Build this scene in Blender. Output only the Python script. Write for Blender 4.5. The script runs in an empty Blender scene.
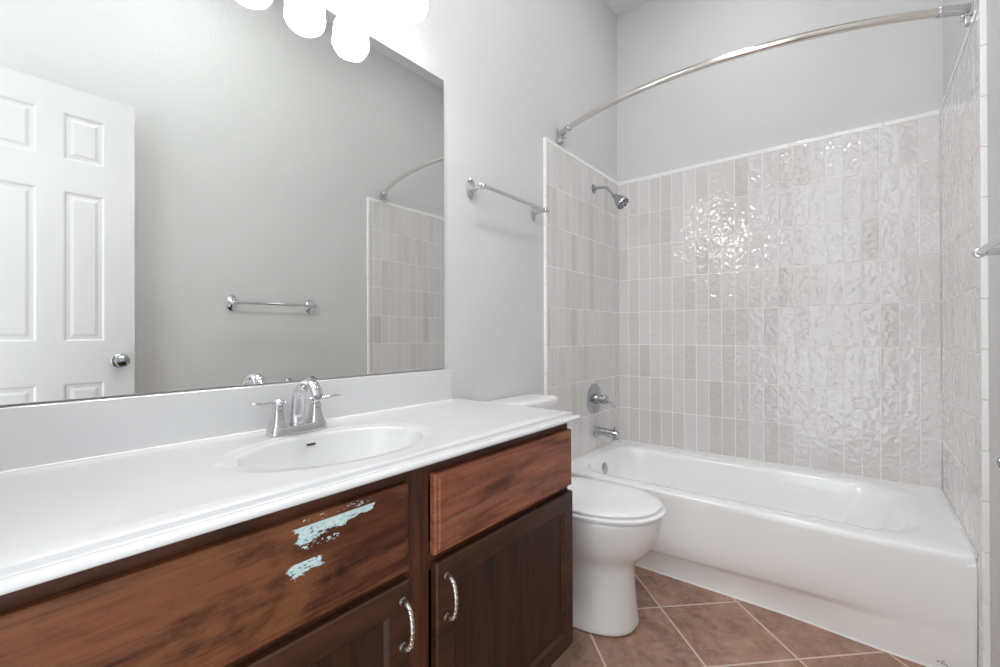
import bpy, bmesh, math, random
from mathutils import Vector, Matrix
random.seed(7)
PI = math.pi
scene = bpy.context.scene
C = scene.collection

# ------------------------------------------------------------------ camera
CAM = dict(x=1.2194, y=-2.7501, z=1.0792, yaw=0.6765, pitch=0.0028, roll=-0.0028, f=447.7)
def make_camera():
    a, b, r = CAM['yaw'], CAM['pitch'], CAM['roll']
    fw = Vector((-math.sin(a)*math.cos(b), math.cos(a)*math.cos(b), math.sin(b)))
    rt = Vector((math.cos(a), math.sin(a), 0)); up = rt.cross(fw)
    rt2 = math.cos(r)*rt + math.sin(r)*up
    up2 = -math.sin(r)*rt + math.cos(r)*up
    cd = bpy.data.cameras.new('camera'); co = bpy.data.objects.new('camera', cd); C.objects.link(co)
    m = Matrix((rt2, up2, -fw)).transposed().to_4x4()
    m.translation = Vector((CAM['x'], CAM['y'], CAM['z']))
    co.matrix_world = m
    cd.sensor_width = 36; cd.lens = CAM['f']*36/1000
    cd.clip_start = 0.01; cd.clip_end = 50
    scene.camera = co
make_camera()

# ------------------------------------------------------------------ world, exposure
w = bpy.data.worlds.new('world'); scene.world = w; w.use_nodes = True
w.node_tree.nodes['Background'].inputs[0].default_value = (0.93, 0.975, 1.0, 1)
w.node_tree.nodes['Background'].inputs[1].default_value = 1.4
scene.view_settings.view_transform = 'Standard'
scene.view_settings.look = 'None'
scene.view_settings.gamma = 1
scene.view_settings.use_curve_mapping = False
scene.view_settings.exposure = 0.95
SHADE_POWER = 1.2
SHADE_HOT = 22.0      # extra-bright ring added at bulb height, for glints on the tile
SHADE_LOW = 32.0      # extra-bright cap added on the closed bottom, to light what lies below
FILL_POWER = 20.0  # strength of the two added, unseen ceiling fill lights
scene.cycles.use_denoising = True
scene.cycles.max_bounces = 12
scene.cycles.diffuse_bounces = 8
scene.cycles.glossy_bounces = 8
scene.cycles.sample_clamp_indirect = 6.0
scene.cycles.caustics_reflective = False
scene.cycles.blur_glossy = 0.0

# ------------------------------------------------------------------ room dimensions
W = 1.50            # between tile faces
RT = 0.012          # tile build-up in front of the painted wall
ZC = 3.16           # ceiling
YF = -2.84          # wall behind the camera
ZT = 2.067          # top of tile
ZR = 0.386          # tub rim
LT = 0.866          # how far tile runs along the left wall
LTR = 0.850         # and along the right wall

# ------------------------------------------------------------------ material helpers
def new_mat(name):
    m = bpy.data.materials.new(name); m.use_nodes = True
    nt = m.node_tree
    return m, nt, nt.nodes['Principled BSDF']
def N(nt, typ, **kw):
    n = nt.nodes.new(typ)
    for k, v in kw.items():
        if k == 'ins':
            for i, val in v.items():
                if isinstance(val, bpy.types.NodeSocket): nt.links.new(val, n.inputs[i])
                else: n.inputs[i].default_value = val
        else: setattr(n, k, v)
    return n
def math_(nt, op, a, b=None, c=None, clamp=False):
    ins = {0: a}
    if b is not None: ins[1] = b
    if c is not None: ins[2] = c
    n = N(nt, 'ShaderNodeMath', operation=op, ins=ins); n.use_clamp = clamp
    return n.outputs[0]
def pos(nt): return N(nt, 'ShaderNodeNewGeometry').outputs['Position']
def mapping(nt, vec, scale=(1, 1, 1), rot=(0, 0, 0), loc=(0, 0, 0)):
    return N(nt, 'ShaderNodeMapping', ins={0: vec, 1: loc, 2: rot, 3: scale}).outputs[0]
def noise(nt, vec, scale, detail=3, rough=0.5, dist=0.0):
    return N(nt, 'ShaderNodeTexNoise', ins={'Vector': vec, 'Scale': scale, 'Detail': detail, 'Roughness': rough, 'Distortion': dist}).outputs['Fac']
def ramp(nt, fac, stops):
    n = N(nt, 'ShaderNodeValToRGB', ins={0: fac}); e = n.color_ramp.elements
    while len(e) < len(stops): e.new(0.5)
    for i, (p, c) in enumerate(stops):
        e[i].position = p; e[i].color = (*c, 1) if len(c) == 3 else c
    return n.outputs[0]
def mix(nt, fac, a, b):
    n = N(nt, 'ShaderNodeMix', data_type='RGBA')
    for i, v in ((0, fac), (6, a), (7, b)):
        if isinstance(v, bpy.types.NodeSocket): nt.links.new(v, n.inputs[i])
        else: n.inputs[i].default_value = v if i == 0 else (*v, 1)
    return n.outputs[2]
def bump(nt, h, strength, dist, bs, normal=None):
    ins = {'Strength': strength, 'Distance': dist, 'Height': h}
    if normal is not None: ins['Normal'] = normal
    n = N(nt, 'ShaderNodeBump', ins=ins)
    nt.links.new(n.outputs[0], bs.inputs['Normal']); return n.outputs[0]
def plain(name, col, rough=0.4, metal=0.0, coat=0.0, var=0.0, spec=0.5):
    m, nt, bs = new_mat(name)
    bs.inputs['Base Color'].default_value = (*col, 1)
    bs.inputs['Roughness'].default_value = rough
    bs.inputs['Metallic'].default_value = metal
    bs.inputs['Specular IOR Level'].default_value = spec
    if coat: bs.inputs['Coat Weight'].default_value = coat; bs.inputs['Coat Roughness'].default_value = 0.05
    if var:
        nz = noise(nt, pos(nt), 30, 4)
        r = math_(nt, 'MULTIPLY_ADD', nz, var, rough - var/2)
        nt.links.new(r, bs.inputs['Roughness'])
    return m
def wall_paint(name, col):
    m, nt, bs = new_mat(name)
    bs.inputs['Base Color'].default_value = (*col, 1)
    bs.inputs['Roughness'].default_value = 0.55
    p = pos(nt)
    a = noise(nt, p, 110, 2, 0.5); b = noise(nt, p, 45, 2, 0.5)
    h = math_(nt, 'ADD', ramp_f(nt, a, 0.42, 0.62), math_(nt, 'MULTIPLY', b, 0.8))
    bump(nt, h, 0.35, 0.0012, bs)
    return m
def ramp_f(nt, v, lo, hi):
    return N(nt, 'ShaderNodeMapRange', ins={0: v, 1: lo, 2: hi, 3: 0.0, 4: 1.0}).outputs[0]

M = {}
M['wall'] = wall_paint('painted_wall_paint', (0.645, 0.65, 0.65))
M['ceiling'] = wall_paint('ceiling_paint', (0.72, 0.72, 0.715))
M['trim'] = plain('white_trim_paint', (0.83, 0.83, 0.83), 0.35)
M['door'] = plain('white_door_paint', (0.70, 0.70, 0.705), 0.38)
M['porcelain'] = plain('white_porcelain', (0.80, 0.80, 0.80), 0.12, coat=0.5)
M['seat'] = plain('white_seat_plastic', (0.88, 0.885, 0.89), 0.2, coat=0.2)
M['tub'] = plain('white_tub_enamel', (0.91, 0.92, 0.925), 0.16, coat=0.4)
M['chrome'] = plain('chrome', (0.66, 0.66, 0.68), 0.07, 1.0, var=0.04)
M['brushed'] = plain('brushed_steel', (0.44, 0.45, 0.48), 0.18, 1.0)
M['nickel'] = plain('satin_nickel', (0.62, 0.60, 0.57), 0.3, 1.0)
M['rod'] = plain('satin_warm_nickel', (0.74, 0.69, 0.64), 0.16, 1.0)
M['dark'] = plain('dark_rubber_and_slot_shade', (0.03, 0.03, 0.03), 0.5)
M['grey_metal'] = plain('grey_worn_metal', (0.28, 0.25, 0.22), 0.35, 1.0)
M['caulk'] = plain('white_caulk', (0.80, 0.79, 0.78), 0.4)
M['grout'] = plain('white_grout', (0.90, 0.89, 0.88), 0.7)
M['marble'] = plain('cultured_marble', (0.67, 0.675, 0.685), 0.20, coat=0.25)
M['ink'] = plain('grey_ink', (0.30, 0.30, 0.30), 0.5)

def emis(name, col, s):
    m, nt, bs = new_mat(name)
    bs.inputs['Base Color'].default_value = (0.9, 0.9, 0.9, 1)
    bs.inputs['Emission Color'].default_value = (*col, 1)
    bs.inputs['Emission Strength'].default_value = s
    return m
M['shade'] = emis('glowing_frosted_glass', (1, 0.965, 0.93), SHADE_POWER)
M['fill_lens'] = emis('glowing_added_fill_lens', (1, 0.99, 0.98), FILL_POWER)  # shared glow of the added fill lights
def hot_shade():
    nt = M['shade'].node_tree; bs = nt.nodes['Principled BSDF']
    z = N(nt, 'ShaderNodeSeparateXYZ', ins={0: pos(nt)}).outputs[2]
    d = math_(nt, 'ABSOLUTE', math_(nt, 'SUBTRACT', z, 2.092))
    k = N(nt, 'ShaderNodeMapRange', interpolation_type='SMOOTHSTEP', ins={0: d, 1: 0.013, 2: 0.004, 3: 0.0, 4: 1.0}).outputs[0]
    k2 = N(nt, 'ShaderNodeMapRange', interpolation_type='SMOOTHSTEP', ins={0: z, 1: 2.064, 2: 2.058, 3: 0.0, 4: 1.0}).outputs[0]
    nt.links.new(math_(nt, 'MULTIPLY_ADD', k2, SHADE_LOW, math_(nt, 'MULTIPLY_ADD', k, SHADE_HOT, SHADE_POWER)), bs.inputs['Emission Strength'])
hot_shade()

def mirror_mat():
    m, nt, bs = new_mat('mirror_silver')
    bs.inputs['Base Color'].default_value = (0.88, 0.895, 0.88, 1)
    bs.inputs['Metallic'].default_value = 1.0
    # a wiped smear near the top edge: slightly rough
    p = pos(nt)
    s = N(nt, 'ShaderNodeSeparateXYZ', ins={0: p})
    y, z = s.outputs[1], s.outputs[2]
    # band centre z = 1.945 + small arch
    t = math_(nt, 'ADD', y, 2.05)
    zc = math_(nt, 'MULTIPLY_ADD', math_(nt, 'MULTIPLY', t, t), -0.25, 1.945)
    d = math_(nt, 'ABSOLUTE', math_(nt, 'SUBTRACT', z, zc))
    band = N(nt, 'ShaderNodeMapRange', interpolation_type='SMOOTHSTEP', ins={0: d, 1: 0.055, 2: 0.0, 3: 0.0, 4: 1.0}).outputs[0]
    nz = ramp_f(nt, noise(nt, mapping(nt, p, (1, 3, 26), (0.12, 0, 0)), 1.5, 3), 0.3, 0.75)
    r = math_(nt, 'MULTIPLY', math_(nt, 'MULTIPLY', band, nz), 0.09)
    nt.links.new(r, bs.inputs['Roughness'])
    return m
M['mirror'] = mirror_mat()

def tile_mat(name='glazed_blush_tile', depth=0.0030):
    m, nt, bs = new_mat(name)
    at = N(nt, 'ShaderNodeAttribute', attribute_name='tile_tone').outputs['Fac']
    p = pos(nt)
    base = ramp(nt, at, [(0.0, (0.70, 0.68, 0.68)), (0.45, (0.675, 0.648, 0.646)), (0.8, (0.64, 0.602, 0.596)), (1.0, (0.60, 0.553, 0.540))])
    mott = noise(nt, p, 60, 4, 0.65)
    col = mix(nt, math_(nt, 'MULTIPLY', ramp_f(nt, mott, 0.35, 0.75), 0.35), base, (0.75, 0.725, 0.722))
    nt.links.new(col, bs.inputs['Base Color'])
    bs.inputs['Roughness'].default_value = 0.025
    bs.inputs['IOR'].default_value = 1.57
    bs.inputs['Coat Weight'].default_value = 0.3
    bs.inputs['Coat Roughness'].default_value = 0.02
    h1 = noise(nt, p, 30, 0, 0.5, 0.9); h2 = noise(nt, p, 60, 0, 0.5, 0.3)
    h = math_(nt, 'MULTIPLY_ADD', h2, 0.22, h1)
    nrm = bump(nt, h, 1.0, depth, bs)
    nt.links.new(nrm, bs.inputs['Coat Normal'])
    return m
M['tile'] = tile_mat()
M['tile_flat'] = tile_mat('flatter_glazed_blush_tile', 0.0012)
M['pencil'] = plain('white_glazed_trim_tile', (0.88, 0.875, 0.87), 0.15, coat=0.3)

def floor_mat():
    m, nt, bs = new_mat('terracotta_floor_tile')
    p = pos(nt)
    s = N(nt, 'ShaderNodeSeparateXYZ', ins={0: p}); x, y = s.outputs[0], s.outputs[1]
    P = 0.3235; r2 = math.sqrt(0.5)
    # u along (1,1), v along (1,-1); grid crosses at (.603,-.969)
    u = math_(nt, 'MULTIPLY', math_(nt, 'ADD', math_(nt, 'SUBTRACT', x, 0.600), math_(nt, 'ADD', y, 0.971)), r2/P)
    v = math_(nt, 'MULTIPLY', math_(nt, 'SUBTRACT', math_(nt, 'SUBTRACT', x, 0.600), math_(nt, 'ADD', y, 0.971)), r2/P)
    def edge(t):
        f = math_(nt, 'FRACT', math_(nt, 'ADD', t, 100.0))
        return math_(nt, 'MINIMUM', f, math_(nt, 'SUBTRACT', 1.0, f))
    e = math_(nt, 'MINIMUM', edge(u), edge(v))
    g = N(nt, 'ShaderNodeMapRange', interpolation_type='SMOOTHSTEP', ins={0: e, 1: 0.009, 2: 0.0145, 3: 0.0, 4: 1.0}).outputs[0]
    fu = math_(nt, 'FLOOR', u); fv = math_(nt, 'FLOOR', v)
    cid = N(nt, 'ShaderNodeCombineXYZ', ins={0: fu, 1: fv})
    wn = N(nt, 'ShaderNodeTexWhiteNoise', noise_dimensions='3D', ins={0: cid.outputs[0]})
    off = N(nt, 'ShaderNodeVectorMath', operation='SCALE', ins={0: wn.outputs['Color'], 3: 7.0})
    pv = N(nt, 'ShaderNodeVectorMath', operation='ADD', ins={0: p, 1: off.outputs[0]}).outputs[0]
    n1 = noise(nt, pv, 9, 7, 0.68, 0.8); n2 = noise(nt, pv, 34, 6, 0.75, 0.4)
    c1 = ramp(nt, n1, [(0.30, (0.13, 0.075, 0.055)), (0.44, (0.27, 0.145, 0.095)), (0.56, (0.38, 0.21, 0.14)), (0.72, (0.50, 0.32, 0.24))])
    c2 = mix(nt, math_(nt, 'MULTIPLY', ramp_f(nt, n2, 0.42, 0.72), 0.5), c1, (0.52, 0.38, 0.31))
    tone = math_(nt, 'MULTIPLY_ADD', wn.outputs['Value'], 0.35, 0.0)
    c3 = mix(nt, tone, c2, (0.30, 0.155, 0.095))
    # small dried paint flecks
    fl = N(nt, 'ShaderNodeTexVoronoi', ins={'Vector': p, 'Scale': 9.0})
    fm = math_(nt, 'LESS_THAN', fl.outputs['Distance'], math_(nt, 'MULTIPLY', noise(nt, p, 60, 3), 0.06))
    c4 = mix(nt, math_(nt, 'MULTIPLY', fm, 0.5), c3, (0.6, 0.55, 0.5))
    gc = mix(nt, noise(nt, p, 40, 3), (0.58, 0.43, 0.36), (0.76, 0.62, 0.54))
    col = mix(nt, g, gc, c4)
    nt.links.new(col, bs.inputs['Base Color'])
    rr = math_(nt, 'MULTIPLY_ADD', g, -0.40, 0.75)
    rr = math_(nt, 'MULTIPLY_ADD', n2, 0.16, math_(nt, 'SUBTRACT', rr, 0.08))
    nt.links.new(rr, bs.inputs['Roughness'])
    h = math_(nt, 'ADD', g, math_(nt, 'MULTIPLY', n2, 0.35))
    bump(nt, h, 0.55, 0.002, bs)
    return m
M['floor'] = floor_mat()

def wood(name, axis, stops, worn=0.0, worn_col=(0.30, 0.125, 0.05), patches=False, rough=0.46):
    """axis = grain direction"""
    m, nt, bs = new_mat(name)
    p = pos(nt)
    sc = {'y': (14, 1.3, 14), 'z': (14, 14, 1.3), 'x': (1.3, 14, 14)}[axis]
    v = mapping(nt, p, sc)
    n1 = noise(nt, v, 1.6, 6, 0.62, 1.2)
    sc2 = {'y': (160, 6, 160), 'z': (160, 160, 6), 'x': (6, 160, 160)}[axis]
    n2 = noise(nt, mapping(nt, p, sc2), 1.0, 3, 0.6, 0.2)
    f = math_(nt, 'MULTIPLY_ADD', math_(nt, 'SUBTRACT', n2, 0.5), 0.22, n1)
    col = ramp(nt, f, stops)
    # cloudy stain
    cl = noise(nt, mapping(nt, p, {'y': (5, 2.2, 5), 'z': (5, 5, 2.2), 'x': (2.2, 5, 5)}[axis]), 1.7, 5, 0.65, 0.8)
    if worn:
        wf = math_(nt, 'MULTIPLY', ramp_f(nt, math_(nt, 'MULTIPLY_ADD', math_(nt, 'SUBTRACT', n2, 0.5), 0.25, cl), 0.44, 0.60), worn)
        col = mix(nt, wf, col, worn_col)
    blot = ramp_f(nt, noise(nt, p, 55, 5, 0.7), 0.52, 0.75)
    col = mix(nt, math_(nt, 'MULTIPLY', blot, 0.30), col, (0.025, 0.009, 0.005))
    h = math_(nt, 'MULTIPLY', n2, 0.4)
    ro = math_(nt, 'MULTIPLY_ADD', cl, 0.2, rough - 0.1)
    if patches:
        s = N(nt, 'ShaderNodeSeparateXYZ', ins={0: p}); x, y, z = s.outputs
        rag = math_(nt, 'SUBTRACT', noise(nt, mapping(nt, p, (40, 34, 90)), 1.0, 5, 0.7), 0.5)
        fine = noise(nt, mapping(nt, p, (200, 120, 260)), 1.0, 4, 0.7)
        def box(y0, y1, z0, z1, ragz, ragy):
            yy = math_(nt, 'MULTIPLY_ADD', rag, ragy, y); zz = math_(nt, 'MULTIPLY_ADD', rag, ragz, z)
            a = math_(nt, 'GREATER_THAN', yy, y0); b = math_(nt, 'LESS_THAN', yy, y1)
            if isinstance(z0, float): c_ = math_(nt, 'GREATER_THAN', zz, z0)
            else: c_ = math_(nt, 'GREATER_THAN', zz, z0)
            d = math_(nt, 'LESS_THAN', z, z1)
            return math_(nt, 'MULTIPLY', math_(nt, 'MULTIPLY', a, b), math_(nt, 'MULTIPLY', c_, d))
        # upper scrape: straight top edge, ragged bottom rising to the right
        zlow = math_(nt, 'MULTIPLY_ADD', math_(nt, 'ADD', y, PA[0]), 0.14, PA[1])
        m1 = math_(nt, 'MULTIPLY', box(PA[2], PA[3], zlow, PA[4], 0.055, 0.05), math_(nt, 'GREATER_THAN', fine, 0.36))
        m2 = math_(nt, 'MULTIPLY', box(PB[0], PB[1], PB[2], PB[3], 0.05, 0.06), math_(nt, 'GREATER_THAN', fine, 0.42))
        rim = math_(nt, 'MULTIPLY', box(PA[2], PA[3], PA[4] + 0.003, PA[4] + 0.011, 0.03, 0.1), math_(nt, 'GREATER_THAN', fine, 0.60))
        low = math_(nt, 'MULTIPLY', box(PA[2], PA[2] + 0.075, PA[1] - 0.011, PA[1] - 0.002, 0.03, 0.06), math_(nt, 'GREATER_THAN', fine, 0.56))
        mk = math_(nt, 'MAXIMUM', math_(nt, 'MAXIMUM', m1, m2), math_(nt, 'MAXIMUM', rim, low))
        pc = mix(nt, ramp_f(nt, fine, 0.45, 0.7), (0.46, 0.62, 0.64), (0.72, 0.82, 0.82))
        col = mix(nt, mk, col, pc)
        h = math_(nt, 'MULTIPLY_ADD', mk, 0.8, h)
        ro = math_(nt, 'MAXIMUM', ro, math_(nt, 'MULTIPLY', mk, 0.7))
    nt.links.new(col, bs.inputs['Base Color'])
    nt.links.new(ro, bs.inputs['Roughness'])
    bs.inputs['Specular IOR Level'].default_value = 0.38
    bump(nt, h, 0.5, 0.0006, bs)
    return m
PA = (2.40, 0.742, -2.393, -2.245, 0.769)   # y anchor, low z at anchor, y0, y1, top z
PB = (-2.408, -2.350, 0.692, 0.713)
DK = [(0.30, (0.012, 0.005, 0.003)), (0.46, (0.040, 0.013, 0.007)), (0.60, (0.075, 0.024, 0.012)), (0.78, (0.12, 0.042, 0.020))]
MD = [(0.30, (0.030, 0.010, 0.006)), (0.46, (0.085, 0.026, 0.013)), (0.60, (0.135, 0.045, 0.022)), (0.78, (0.20, 0.075, 0.036))]
LG = [(0.30, (0.040, 0.013, 0.007)), (0.45, (0.115, 0.038, 0.017)), (0.58, (0.21, 0.078, 0.034)), (0.76, (0.32, 0.135, 0.060))]
K = lambda st, f: [(a, tuple(c*f for c in b)) for a, b in st]
DK = K(DK, 1.15); MD2 = K(MD, 2.3); LG = [(a, (b[0]*0.43, b[1]*0.32, b[2]*0.25)) for a, b in LG]
M['wood_frame_h'] = wood('dark_stained_wood_rail', 'y', DK, 0.25, (0.13, 0.045, 0.02))
M['wood_frame_v'] = wood('dark_stained_wood_stile', 'z', DK, 0.25, (0.12, 0.04, 0.018))
M['wood_h'] = wood('red_brown_stained_wood', 'y', MD2, 0.4, (0.36, 0.145, 0.085))
M['wood_door'] = wood('dark_brown_stained_door_wood', 'y', K(MD, 0.42), 0.3, (0.075, 0.028, 0.014))
M['wood_v'] = wood('brown_stained_wood_vertical', 'z', K(MD, 0.33), 0.2, (0.05, 0.020, 0.010))
M['wood_worn'] = wood('worn_orange_brown_wood', 'y', LG, 0.5, (0.27, 0.102, 0.042), patches=True)

# ------------------------------------------------------------------ mesh helpers
def bm_new(): return bmesh.new()
def add_box(bm, x0, x1, y0, y1, z0, z1, bev=0.0, seg=2, mi=0):
    vs = [bm.verts.new((x, y, z)) for x in (x0, x1) for y in (y0, y1) for z in (z0, z1)]
    q = [(0, 1, 3, 2), (4, 6, 7, 5), (0, 4, 5, 1), (2, 3, 7, 6), (0, 2, 6, 4), (1, 5, 7, 3)]
    fs = [bm.faces.new([vs[i] for i in f]) for f in q]
    for f in fs: f.material_index = mi
    if bev > 0:
        es = list({e for f in fs for e in f.edges})
        bmesh.ops.bevel(bm, geom=es, offset=bev, segments=seg, profile=0.7, affect='EDGES', clamp_overlap=True)
    return fs
def basis(d):
    d = Vector(d).normalized()
    u = Vector((0, 0, 1)) if abs(d.z) < 0.9 else Vector((1, 0, 0))
    a = d.cross(u).normalized(); b = a.cross(d).normalized()
    return a, b
def loft(bm, loops, cap0=True, cap1=True, closed=True, mi=0):
    """loops: list of lists of points, all the same length"""
    rows = [[bm.verts.new(p) for p in L] for L in loops]
    n = len(loops[0])
    for i in range(len(rows) - 1):
        for j in range(n if closed else n - 1):
            k = (j + 1) % n
            try: f = bm.faces.new((rows[i][j], rows[i][k], rows[i+1][k], rows[i+1][j])); f.material_index = mi
            except ValueError: pass
    if cap0: bm.faces.new(list(reversed(rows[0]))).material_index = mi
    if cap1: bm.faces.new(rows[-1]).material_index = mi
    return rows
def add_lathe(bm, origin, axis, profile, n=40, sx=1.0, sy=1.0, cap=True):
    """profile: (t along axis, radius)"""
    o = Vector(origin); d = Vector(axis).normalized(); a, b = basis(d)
    loops = []
    for t, r in profile:
        r = max(r, 0.00005)
        loops.append([o + d*t + a*(r*sx*math.cos(2*PI*k/n)) + b*(r*sy*math.sin(2*PI*k/n)) for k in range(n)])
    loft(bm, loops, cap, cap)
def add_tube(bm, pts, rad, n=20, sx=None, cap=True):
    """swept tube through pts; rad number or list; sx = list of (ra, rb) for oval"""
    pts = [Vector(p) for p in pts]
    m = len(pts)
    rads = rad if isinstance(rad, (list, tuple)) else [rad]*m
    T = []
    for i in range(m):
        a = pts[max(0, i-1)]; b = pts[min(m-1, i+1)]
        T.append((b - a).normalized())
    a0, b0 = basis(T[0])
    loops = []
    for i in range(m):
        if i:
            q = T[i-1].rotation_difference(T[i]); a0 = q @ a0; b0 = q @ b0
        ra, rb = (rads[i], rads[i]) if not isinstance(rads[i], (tuple, list)) else rads[i]
        loops.append([pts[i] + a0*ra*math.cos(2*PI*k/n) + b0*rb*math.sin(2*PI*k/n) for k in range(n)])
    loft(bm, loops, cap, cap)
def spline(ctrl, n=12):
    """Catmull-Rom through ctrl"""
    P = [Vector(c) for c in ctrl]; P = [2*P[0]-P[1]] + P + [2*P[-1]-P[-2]]
    out = []
    for i in range(1, len(P)-2):
        for k in range(n):
            t = k/n
            a, b, c, d = P[i-1], P[i], P[i+1], P[i+2]
            out.append(0.5*((2*b) + (c-a)*t + (2*a-5*b+4*c-d)*t*t + (-a+3*b-3*c+d)*t**3))
    out.append(P[-2]); return out
def interp(stops, t):
    if t <= stops[0][0]: return stops[0][1]
    for (a, va), (b, vb) in zip(stops, stops[1:]):
        if t <= b:
            s = (t-a)/(b-a) if b > a else 0
            return va + (vb-va)*s if not isinstance(va, tuple) else tuple(p + (q-p)*s for p, q in zip(va, vb))
    return stops[-1][1]

def obj(name, bm, mat, parent=None, smooth=True, angle=35, origin=None, mats=None):
    bmesh.ops.recalc_face_normals(bm, faces=bm.faces)
    me = bpy.data.meshes.new(name); bm.to_mesh(me); bm.free()
    o = bpy.data.objects.new(name, me); C.objects.link(o)
    if mats:
        for q in mats: me.materials.append(q)
    else: me.materials.append(mat)
    if smooth:
        for p in me.polygons: p.use_smooth = True
        try: me.set_sharp_from_angle(angle=math.radians(angle))
        except Exception: pass
    if parent is not None:
        base = parent.get('_o') or (0, 0, 0)
        off = Vector(base)
        me.transform(Matrix.Translation(-off))
        o.parent = parent; o['_o'] = tuple(base)
    else:
        if origin is None:
            cs = [v.co for v in me.vertices]
            origin = ((min(c.x for c in cs)+max(c.x for c in cs))/2, (min(c.y for c in cs)+max(c.y for c in cs))/2, min(c.z for c in cs))
        me.transform(Matrix.Translation(-Vector(origin)))
        o.location = origin; o['_o'] = tuple(origin)
    return o
def thing(name, loc, label, cat, group=None):
    o = bpy.data.objects.new(name, None); C.objects.link(o)
    o.location = loc; o['_o'] = tuple(loc); o.empty_display_size = 0.05
    return tag(o, label, cat, group)
def tag(o, label, cat, group=None):
    o['label'] = label; o['category'] = cat
    if group: o['group'] = group
    return o
def struct(name, bm, mat, parent=None, **k):
    o = obj(name, bm, mat, parent, **k)
    if parent is None: o['kind'] = 'structure'
    return o

# ------------------------------------------------------------------ room shell
bm = bm_new(); add_box(bm, -0.15, W+0.15, YF-0.14, 0.15, -0.08, 0.0); floor = struct('floor', bm, M['floor'], smooth=False)
bm = bm_new(); add_box(bm, -0.15, W+0.15, YF-0.14, 0.15, ZC, ZC+0.08); struct('ceiling', bm, M['ceiling'], smooth=False)
bm = bm_new(); add_box(bm, -0.15, -RT, YF-0.14, 0.15, 0, ZC); wall_left = struct('wall_left', bm, M['wall'], smooth=False)
bm = bm_new(); add_box(bm, W+RT, W+0.15, YF-0.14, 0.15, 0, ZC); wall_right = struct('wall_right', bm, M['wall'], smooth=False)
bm = bm_new(); add_box(bm, -RT, W+RT, RT, 0.15, 0, ZC); wall_back = struct('wall_back', bm, M['wall'], smooth=False)
# wall behind the camera: a stub at the end of the vanity, the rest left open, unseen, to let world light in
DX0 = 0.575
bm = bm_new(); add_box(bm, -RT, DX0, YF-0.12, YF, 0, ZC); struct('wall_front', bm, M['wall'], smooth=False)
bm = bm_new(); add_box(bm, DX0-0.03, DX0+0.004, YF, YF+0.012, 0.0, 2.30, 0.003); struct('trim_1', bm, M['trim'])
bm = bm_new(); add_box(bm, W+RT-0.013, W+RT, YF+0.02, -LTR-0.004, 0, 0.085, 0.003); struct('baseboard_right', bm, M['trim'])
bm = bm_new(); add_box(bm, -RT, -RT+0.013, -1.52, -LT-0.016, 0, 0.085, 0.003); struct('baseboard_left', bm, M['trim'])

# ------------------------------------------------------------------ wall tiles
ROWS = [2.045, 1.838, 1.632, 1.426, 1.220, 1.016, 0.813, 0.610, 0.398]
def tile_panel(name, parent, place, us, seed, ROWS=ROWS):
    """place(u, z, d): u along wall from the corner, d = depth out of wall (0 = face)"""
    rnd = random.Random(seed)
    bm = bm_new(); lay = bm.loops.layers.float_color.new('tile_tone') if False else None
    tl = bm.verts.layers.float.new('tile_tone')
    G = 0.0013; B = 0.0012
    for r in range(len(ROWS)-1):
        z1, z0 = ROWS[r], ROWS[r+1]
        for c in range(len(us)-1):
            u0, u1 = us[c], us[c+1]
            q = rnd.random(); tone = rnd.random()*0.5 if q < 0.62 else (0.5+rnd.random()*0.3 if q < 0.9 else 0.85+rnd.random()*0.15)
            tl_u = rnd.uniform(-1, 1)*0.0005; tl_v = rnd.uniform(-1, 1)*0.0005
            def ring(ins, d, tilt):
                out = []
                for su, sz in ((0, 0), (1, 0), (1, 1), (0, 1)):
                    u = (u0+G+ins) if su == 0 else (u1-G-ins); z = (z0+G+ins) if sz == 0 else (z1-G-ins)
                    dd = d + (tl_u*(su*2-1) + tl_v*(sz*2-1) if tilt else 0)
                    v = bm.verts.new(place(u, z, dd)); v[tl] = tone; out.append(v)
                return out
            A = ring(0, -0.008, False); Bq = ring(0, -B, True); Cq = ring(B, 0.0, True)
            for X, Y in ((A, Bq), (Bq, Cq)):
                for k in range(4): bm.faces.new((X[k], X[(k+1) % 4], Y[(k+1) % 4], Y[k]))
            bm.faces.new(Cq)
    t = obj(name, bm, M['tile'] if parent is wall_back else M['tile_flat'], parent, smooth=False)
    return t
def slab(name, parent, place, u0, u1, z0, z1, d0, d1, mat, bev=0.0):
    bm = bm_new()
    P = [place(u, z, d) for u in (u0, u1) for z in (z0, z1) for d in (d0, d1)]
    add_box(bm, min(p[0] for p in P), max(p[0] for p in P), min(p[1] for p in P), max(p[1] for p in P), z0, z1, bev, 3)
    return obj(name, bm, mat, parent)
pb = lambda u, z, d: (u, -d, z)
pl = lambda u, z, d: (d, -u, z)
pr = lambda u, z, d: (W-d, -u, z)
tw = W/22
def side_us(lt): return [0.002 + (lt-0.016-0.002)*k/12.5 for k in range(0, 13)] + [lt-0.014]
tile_panel('tile_panel', wall_back, pb, [tw*k for k in range(23)], 3)
tile_panel('tile_panel', wall_left, pl, side_us(LT), 5)
tile_panel('tile_panel', wall_right, pr, side_us(LTR), 9)
tile_panel('tile_leg', wall_left, pl, [0.760, 0.806, LT-0.014], 15, [0.398, 0.200, 0.002])
tile_panel('tile_leg', wall_right, pr, [0.760, 0.799, LTR-0.014], 19, [0.398, 0.200, 0.002])
for par, pf, um in ((wall_back, pb, W), (wall_left, pl, LT-0.014), (wall_right, pr, LTR-0.014)):
    slab('grout', par, pf, 0.0, um, 0.30 if par is wall_back else 0.30, ZT-0.003, -RT, -0.0012, M['grout'])
for par, pf, lt in ((wall_left, pl, LT), (wall_right, pr, LTR)):
    slab('grout', par, pf, 0.758, lt-0.014, 0.0, 0.30, -RT, -0.0012, M['grout'])
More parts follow.
